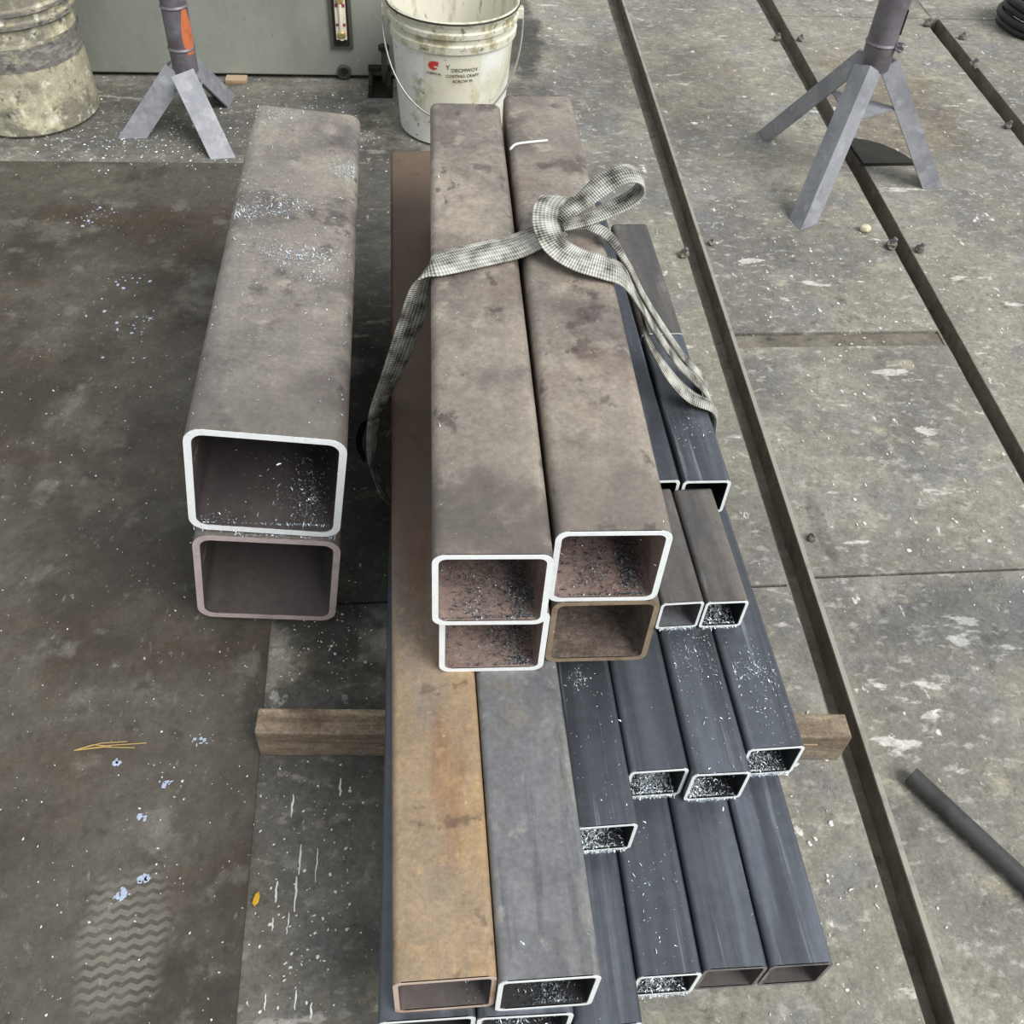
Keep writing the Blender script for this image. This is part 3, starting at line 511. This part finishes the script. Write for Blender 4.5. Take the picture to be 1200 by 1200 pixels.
# ---------------------------------------------------------------- pails
pl = thing('pail', 'dirty white plastic pail with hanging wire handle and red logo label', 'bucket', (.122, 3.0, .001))
H = .445; R0 = .178; R1 = .206
rad = lambda z: R0+(R1-R0)*z/H
obj('body', lathe(bmesh.new(), [(.0001, 0), (R0-.012, 0), (R0, .010), (rad(.17), .17), (rad(.345), .345), (rad(.35), .35)], 64), 'pail_white', pl, True)
rim_ = obj('rim', lathe(bmesh.new(), [(rad(.34), .34), (rad(.34)+.009, .342), (rad(.36)+.009, .365), (rad(.365)+.003, .37), (rad(.37)+.003, .385), (rad(.385)+.009, .39), (rad(.40)+.009, .405), (rad(.405)+.004, .41), (rad(.42)+.004, .425), (rad(.425)+.008, .43), (R1+.008, .443), (R1+.004, .447), (R1-.002, .443)], 64), 'pail_rim_dirt', pl, True)
obj('lip_line', lathe(bmesh.new(), [(R1+.009, -.003), (R1+.0115, 0), (R1+.009, .003)], 64, (0, 0, .440)), 'black_steel', rim_, True)
obj('inner_wall', lathe(bmesh.new(), [(R1-.003, .443), (R0-.004, .02), (.0001, .012)], 64), 'pail_inside', pl, True)
hw = []
for i in range(33):
    a = math.pi*i/32; x = math.cos(a)*(R1+.022); s_ = math.sin(a); hw.append((x, -s_*(R1*1.02+.012)*(1 if s_ > 0 else 0)-.004, .40-.275*s_**.9*(1 if s_ > 0 else 0)))
obj('wire_handle', tube_path(bmesh.new(), hw, .0032, 8), 'wire', pl, True)
for sx in (-1, 1): obj('handle_ear', newbox((sx*(R1+.012), 0, .40), (.022, .035, .035), .004), 'pail_rim_dirt', pl)
def wrap(bm, a0, z0, off):
    for v in bm.verts:
        z = z0+v.co.y; r_ = rad(z)+off+v.co.z; a = a0+v.co.x/rad(z); v.co = Vector((r_*math.cos(a), r_*math.sin(a), z))
def patch(name, w_, h_, a0, z0, off, m_, par, nx=14, ny=6, shape=None):
    bm = bmesh.new(); g_ = {}
    for i in range(nx+1):
        for j in range(ny+1): g_[i, j] = bm.verts.new(((i/nx-.5)*w_, (j/ny-.5)*h_, 0))
    for i in range(nx):
        for j in range(ny):
            if shape is None or shape((i+.5)/nx*2-1, (j+.5)/ny*2-1): bm.faces.new((g_[i, j], g_[i+1, j], g_[i+1, j+1], g_[i, j+1]))
    bmesh.ops.delete(bm, geom=[v for v in bm.verts if not v.link_faces], context='VERTS')
    wrap(bm, a0, z0, off); return obj(name, bm, m_, par, True)
A0 = -PI/2-.03
lab = patch('label_patch', .185, .225, A0, .222, .0008, 'pail_label', pl); lab['label'] = 'cream paper label'
patch('logo', .034, .030, A0-.062/.195, .298, .0018, 'red_ink', lab, 16, 14, lambda u, v: (u*u+v*v < .9 and not (u > .1 and v < -.05 and u+v > -.2 and v > -.45)) or (v > .3 and u > -.2))
def lettering(txt, size, xoff, z0):
    cu = bpy.data.curves.new('lettering', 'FONT'); cu.body = txt; cu.size = size; cu.align_x = 'LEFT'; cu.extrude = 0.0002
    t_ = bpy.data.objects.new('tmp', cu); C.objects.link(t_); dg = bpy.context.evaluated_depsgraph_get(); dg.update()
    me = bpy.data.meshes.new_from_object(t_.evaluated_get(dg)); bm = bmesh.new(); bm.from_mesh(me); bpy.data.objects.remove(t_); bpy.data.curves.remove(cu)
    for v in bm.verts: v.co.x += xoff
    bmesh.ops.triangulate(bm, faces=bm.faces); wrap(bm, A0, z0, .0020); obj('lettering', bm, 'ink', lab); bpy.data.meshes.remove(me)
lettering('Y.', .022, -.022, .290); lettering('DECMWOY', .0165, -.004, .282); lettering('COSTING CRAFT', .0140, -.022, .263); lettering('SCRCW PI', .0140, .000, .245); lettering('CHEMICAL', .0105, -.086, .268)

dr = thing('drum_pail', 'cream paint crusted drum with grey ribbed top at the left edge', 'bucket', (-1.292, 3.065, .001))
obj('body', lathe(bmesh.new(), [(.0001, 0), (.19, 0), (.204, .012), (.205, .05), (.2, .27), (.2, .31)], 64), 'drum_cream', dr, True)
obj('grey_label', lathe(bmesh.new(), [(.2025, .225), (.2022, .30)], 64), 'drum_grey', dr, True)
tp = obj('ribbed_top', lathe(bmesh.new(), [(.2, .31), (.2, .355), (.207, .36), (.207, .375), (.2, .38), (.2, .395), (.209, .40), (.209, .415), (.201, .42), (.201, .46), (.195, .462), (.19, .44), (.188, .05), (.0001, .05)], 64), 'drum_cream', dr, True)
for z in (.367, .407): obj('rib_band', lathe(bmesh.new(), [(.2075, -.006), (.2115, -.005), (.2115, .005), (.2075, .006)], 64, (0, 0, z)), 'drum_grey', tp, True)

# ---------------------------------------------------------------- loose floor things
rod = thing('steel_pipe', 'dark steel pipe lying on the floor at the right edge', 'pipe', (.835, .655, .0165))
dirr = Vector((.95-.835, .48-.655, 0)).normalized(); e_ = dirr*.62
obj('pipe_wall', tube_path(bmesh.new(), [(0, 0, 0), e_*.5, e_], .016, 20, False), 'dark_pipe', rod, True)
obj('pipe_bore', tube_path(bmesh.new(), [(0, 0, 0), e_*.5, e_], .0115, 20, False), 'bore_black', rod, True)
for p_ in (Vector((0, 0, 0)), e_):
    bm = bmesh.new(); tube_path(bm, [p_-dirr*.0008, p_+dirr*.0008], .016, 20, False); b2 = bmesh.new()
    u_ = Vector((0, 0, 1)); v_ = dirr.cross(u_); a_ = [[bm.verts.new(p_+(u_*math.cos(2*PI*i/20)+v_*math.sin(2*PI*i/20))*q) for i in range(20)] for q in (.016, .0115)]
    for i in range(20): bm.faces.new((a_[0][i], a_[0][(i+1) % 20], a_[1][(i+1) % 20], a_[1][i]))
    obj('pipe_end', bm, 'dark_pipe', rod); b2.free()
bm = bmesh.new(); poly = [(1.525, 2.72), (1.716, 2.727)] + [(1.716-.19*t+.02*math.sin(t*3.1)*1.0, 2.727+.17*math.sin(t*1.57)**.8) for t in (.15, .3, .5, .7, .85)] + [(1.525, 2.90)]
prism(bm, poly, .0005, .012); tag(obj('offcut_plate', bm, 'black_steel'), 'dark curved steel offcut plate lying under the right jack stand', 'steel plate')
cb = thing('hose_coil', 'black rubber hose coil with blue fitting at the upper right corner', 'hose', (2.80, 3.92, 0))
for i, (R_, z) in enumerate(((.17, .02), (.18, .055), (.165, .09), (.172, .125))):
    obj('coil', tube_path(bmesh.new(), [(R_*math.cos(2*PI*t/40), R_*math.sin(2*PI*t/40), z+.003*math.sin(t)) for t in range(41)], .018, 10), 'rubber', cb, True)
obj('fitting', tube_path(bmesh.new(), [(-.12, -.13, .16), (-.02, -.19, .155), (.08, -.18, .15)], .026, 12), 'blue_plastic', cb, True)
lf_ = bmesh.new(); pr = [(-.010, -.012), (-.004, -.018), (.004, -.010), (.007, .004), (.003, .016), (-.004, .012), (-.008, 0)]
prism(lf_, pr, 0, .0012)
for v in lf_.verts: v.co.z += abs(v.co.x)*.5
lo = obj('yellow_leaf', lf_, 'leaf_yellow'); lo.scale = (.6, .6, 1); lo.location = (-.262, .535, .0056); tag(lo, 'small yellow leaf scrap by the edge of the steel sheet', 'leaf')
st = thing('straw_wisp', 'wisp of dry straw lying on the steel sheet at left', 'straw', (-.54, .79, .0058))
for i, (a, l_) in enumerate(((.02, .118), (-.05, .10), (.08, .085), (.0, .06))):
    obj('stalk', tube_path(bmesh.new(), [(-.055, -.004, .001), (-.055+l_*.5, l_*.5*a+.001*i, .0018+.0006*i), (-.055+l_, l_*a, .001)], .0008, 5), 'straw', st)
bm = bmesh.new(); bmesh.ops.create_icosphere(bm, subdivisions=2, radius=.016)
for v in bm.verts: v.co = Vector((v.co.x*1.1, v.co.y, max(v.co.z*.8, -.008)))+Vector([random.uniform(-.002, .002) for _ in range(3)])
so = obj('pebble', bm, 'stone'); so.location = (1.385, 2.33, .0105); tag(so, 'pale pebble beside the dark rail below the right jack stand', 'stone')
bm = tube_path(bmesh.new(), catmull([(.188, 1.685, zt+.0035), (.200, 1.703, zt+.0042), (.222, 1.712, zt+.0038), (.268, 1.722, zt+.0035)], 6), .0026, 8)
tag(obj('white_tie', bm, 'plastic_white', None, True), 'thin white plastic tie lying across the top right brown tube', 'plastic tie')

# ---------------------------------------------------------------- shavings and chips (uncountable)
def flake(bm, p, s, flat=.4):
    a = random.uniform(0, 2*PI); u_ = Vector((math.cos(a), math.sin(a), random.uniform(-flat, flat))); v_ = Vector((-math.sin(a), math.cos(a), random.uniform(-flat, flat)))*random.uniform(.2, .5)
    l_ = s*random.uniform(.5, 1.5); z = Vector((0, 0, l_*random.uniform(.05, .4)*(1 if flat > .2 else .3)))
    q = [bm.verts.new(p+k_) for k_ in (-u_*l_-v_*l_*.5, -u_*l_+v_*l_*.5, v_*l_*.6+z, -v_*l_*.6+z, u_*l_+v_*l_*.3, u_*l_-v_*l_*.4)]
    bm.faces.new((q[0], q[3], q[2], q[1])); bm.faces.new((q[3], q[5], q[4], q[2]))
def swarf(key, label, where, spots, m_='swarf', size=.0022):
    """spots: (x, y, sx, sy, n) in the tube's own coordinates; where 'top', 'bore' or 'lip'"""
    o, wd, ht, t, ln = TUBES[key]; M = o.matrix_basis; bm = bmesh.new()
    for x, y, sx, sy, n in spots:
        for _ in range(int(n*2.6)):
            px = random.gauss(x, sx); py = random.gauss(y, sy); e = math.exp(-((px-x)/(sx*1.2))**2-((py-y)/(sy*1.2))**2)
            if where == 'top':
                px = max(-wd/2+.012, min(wd/2-.012, px)); z = ht+.0012+abs(random.gauss(0, .0012))*e
            elif where == 'bore':
                lim = wd/2-t-.006; px = max(-lim, min(lim, px)); py = max(.003, py); z = t+.0015+random.random()*e*min(.012, sx*.6)
            else:
                px = max(-wd/2+.008, min(wd/2-.008, px)); py = -abs(random.gauss(0, .0012))-.001; z = random.uniform(-.001, t)
            flake(bm, M @ Vector((px, py, z)), size*random.choice((.28, .35, .42, .5, .6, .9)), .6)
    ob = obj('metal_shavings', bm, m_); tag(ob, label, 'shavings', None, 'stuff'); return ob
swarf('LT', 'bright metal shavings scattered on top of the largest left tube', 'top', [(-.03, .64, .03, .025, 160), (-.085, .60, .03, .018, 110), (.02, .47, .045, .018, 220), (.055, .41, .025, .02, 70), (.095, .80, .018, .02, 120), (-.07, 1.01, .03, .02, 70), (0, .5, .08, .28, 160)], size=.0032)
swarf('LT', 'metal shavings inside the mouth of the largest left tube', 'bore', [(.07, .06, .022, .06, 260), (-.09, .01, .02, .01, 30), (.03, .1, .06, .12, 110)], size=.0026)
swarf('LB', 'metal shavings on the ledge between the two left tubes', 'top', [(.04, .004, .05, .003, 160), (.09, .004, .02, .003, 60)], size=.0024)
for kk, nm in (('D1', 'left top'), ('D2', 'right top')):
    swarf(kk, f'dark shavings heaped inside the {nm} brown tube', 'bore', [(.042, .05, .010, .035, 420), (-.015, .04, .018, .03, 160), (0, .08, .04, .07, 160)], 'swarf_dark', .0030)
swarf('C1', 'dark shavings inside the brown tube under the top left one', 'bore', [(.035, .05, .014, .03, 330), (.045, .008, .006, .005, 60), (0, .05, .04, .04, 120)], 'swarf_dark', .0030)
swarf('B2', 'dark glittering shavings inside the broad blue grey tube', 'bore', [(.008, .03, .018, .02, 420), (.012, .006, .008, .004, 90)], 'swarf_dark', .0026)
swarf('B1', 'few dark grains inside the rusty tan tube', 'bore', [(-.02, .05, .014, .012, 60), (.035, .03, .008, .015, 60)], 'swarf_dark', .0022)
for kk, lb, ss in (('A4', 'mouth of the bottom row tube beside the floor', [(-.005, .018, .022, .012, 420)]), ('B3', 'mouth of the narrow tube beside the broad blue grey one', [(-.018, .02, .018, .015, 380), (0, .04, .03, .03, 100)]), ('B4', 'mouth of the second row tube below the brown rim', [(0, .022, .022, .016, 520)]), ('B5', 'slanted mouth of the second row tube', [(-.025, .015, .014, .012, 260), (0, .03, .03, .03, 120)]), ('B6', 'mouth of the second row tube above the timber end', [(-.008, .022, .022, .016, 480)]), ('C4', 'mouth of the right short small tube', [(.0, .03, .014, .02, 330)]), ('A2', 'mouth of the bottom tube under the broad blue grey one', [(0, .03, .025, .02, 260)])):
    swarf(kk, 'bright shavings heaped in the '+lb, 'bore', ss, size=.0024)
for kk, lb in (('A4', 'bottom row tube mouth'), ('B3', 'narrow second row tube mouth'), ('B4', 'second row tube mouth below the brown rim'), ('B5', 'slanted second row tube mouth'), ('B6', 'second row tube mouth above the timber'), ('C3', 'left short small tube'), ('C4', 'right short small tube'), ('LT', 'largest left tube')):
    wd = TUBES[kk][1]; swarf(kk, 'bright burrs clinging to the lower lip of the '+lb, 'lip', [(.0, 0, wd*.28, .01, 110)], size=.0022)
swarf('B5', 'bright shavings sprinkled on the dark tube in front of the short small tubes', 'top', [(0, .18, .025, .03, 70), (0, .1, .03, .1, 50)])
swarf('B6', 'bright shavings sprinkled on the dark tube at the right', 'top', [(-.005, .12, .02, .012, 70), (.0, .08, .025, .05, 60)])
swarf('B3', 'bright shavings on the dark narrow tube in front of the brown rims', 'top', [(-.01, .22, .008, .01, 40), (0, .15, .03, .1, 30)])
swarf('D4', 'bright shavings on the blue black tube under the sling', 'top', [(-.005, .26, .01, .02, 40), (0, .13, .02, .03, 30)])
swarf('A4', 'bright specks on the dark bottom row tube', 'top', [(0, .12, .03, .08, 45)])
swarf('D2', 'bright specks on the top right brown tube', 'top', [(0, .6, .05, .4, 60), (.05, .83, .008, .01, 30)])
swarf('D1', 'bright specks on the top left brown tube', 'top', [(0, .5, .05, .4, 70)])

def chip(bm, p, s):
    n = random.randint(5, 7); a0 = random.uniform(0, 6); el = random.uniform(.35, 1); an = random.uniform(0, 3.14); vs_ = []; tp_ = []
    for k_ in range(n):
        a = a0+2*PI*k_/n; r_ = s*random.uniform(.6, 1.2); x, y = r_*math.cos(a), r_*math.sin(a)*el
        x, y = x*math.cos(an)-y*math.sin(an), x*math.sin(an)+y*math.cos(an)
        vs_.append(bm.verts.new(p+Vector((x, y, 0)))); tp_.append(bm.verts.new(p+Vector((x*.7, y*.7, s*.25))))
    bm.faces.new(tp_)
    for k_ in range(n): bm.faces.new((vs_[k_], vs_[(k_+1) % n], tp_[(k_+1) % n], tp_[k_]))
def chips(label, m_, spots, size, flat=.15, z0=.0):
    bm = bmesh.new()
    for x, y, sx, sy, n in spots:
        for _ in range(n):
            px, py = random.gauss(x, sx), random.gauss(y, sy)
            zz = .0055 if (px < -.30 and py < 2.71) else .0006
            if any(xl(i, py)-.012 < px < xr(i, py)+.012 for i in range(3)): continue
            chip(bm, Vector((px, py, zz+z0+.0004)), size*random.choice((.35, .5, .5, .7, .8, 1.2)))
    ob = obj('floor_chips', bm, m_); return tag(ob, label, 'chips', None, 'stuff')
chips('white metal chips scattered over the floor in front of the machine', 'swarf', [(-.95, 2.85, .25, .08, 420), (-.55, 2.95, .15, .15, 160), (-.25, 3.0, .12, .18, 160), (-.9, 3.05, .25, .1, 120)], .0042)
chips('white specks scattered over the dark steel sheet', 'chip_white', [(-.6, 1.4, .35, .6, 260), (-.38, .75, .08, .25, 90), (-.9, 1.6, .3, .5, 120), (-.45, .5, .12, .15, 40)], .0022)
chips('bluish shiny chips on the dark steel sheet', 'chip_blue', [(-.468, .553, .006, .004, 14), (-.44, .575, .005, .005, 12), (-.46, .67, .004, .004, 6), (-.43, .72, .004, .004, 6), (-.52, .76, .006, .004, 10), (-.95, 2.4, .03, .03, 30), (-.78, 2.1, .02, .02, 12), (-.70, 1.9, .05, .05, 24), (-.385, .79, .01, .006, 14), (-.43, .36, .006, .003, 8)], .0055)
chips('white scraps and flakes scattered over the right floor', 'chip_white', [(1.1, 2.05, .15, .22, 120), (1.1, 1.4, .18, .25, 130), (1.1, 2.9, .25, .4, 120), (1.75, 2.2, .2, .4, 110), (2.2, 3.3, .3, .4, 60), (.62, 1.2, .06, .5, 40), (.62, .45, .08, .15, 70)], .0048)
chips('white flakes on the floor between the steel sheet and the bundle', 'chip_white', [(-.19, .62, .05, .10, 90), (-.18, .45, .05, .05, 60), (-.19, 1.25, .06, .4, 130), (-.17, 1.0, .05, .06, 120)], .0026)
# long white paint dribbles on the near floor strip
bm = bmesh.new()
for x, y, l_, w_ in ((-.222, .675, .035, .004), (-.203, .59, .045, .003), (-.205, .54, .05, .0035), (-.235, .545, .03, .004), (-.236, .50, .018, .003), (-.213, .50, .03, .002), (-.176, .58, .05, .0022), (-.193, .40, .025, .0025), (-.236, .40, .02, .0025), (-.17, .385, .02, .003), (-.145, .70, .03, .004)):
    n = 7; ring = []
    for i in range(n+1): ring.append((x+random.gauss(0, .0006), y-l_/2+l_*i/n, w_*(.5+.5*math.sin(PI*i/n))*random.uniform(.6, 1.2)/2))
    a = [bm.verts.new((p[0]-p[2], p[1], .0008)) for p in ring]; b_ = [bm.verts.new((p[0]+p[2], p[1], .0008)) for p in ring]
    for i in range(n): bm.faces.new((a[i], b_[i], b_[i+1], a[i+1]))
tag(obj('paint_dribbles', bm, 'chip_white'), 'white paint dribbles on the floor left of the bundle', 'paint marks', None, 'stuff')
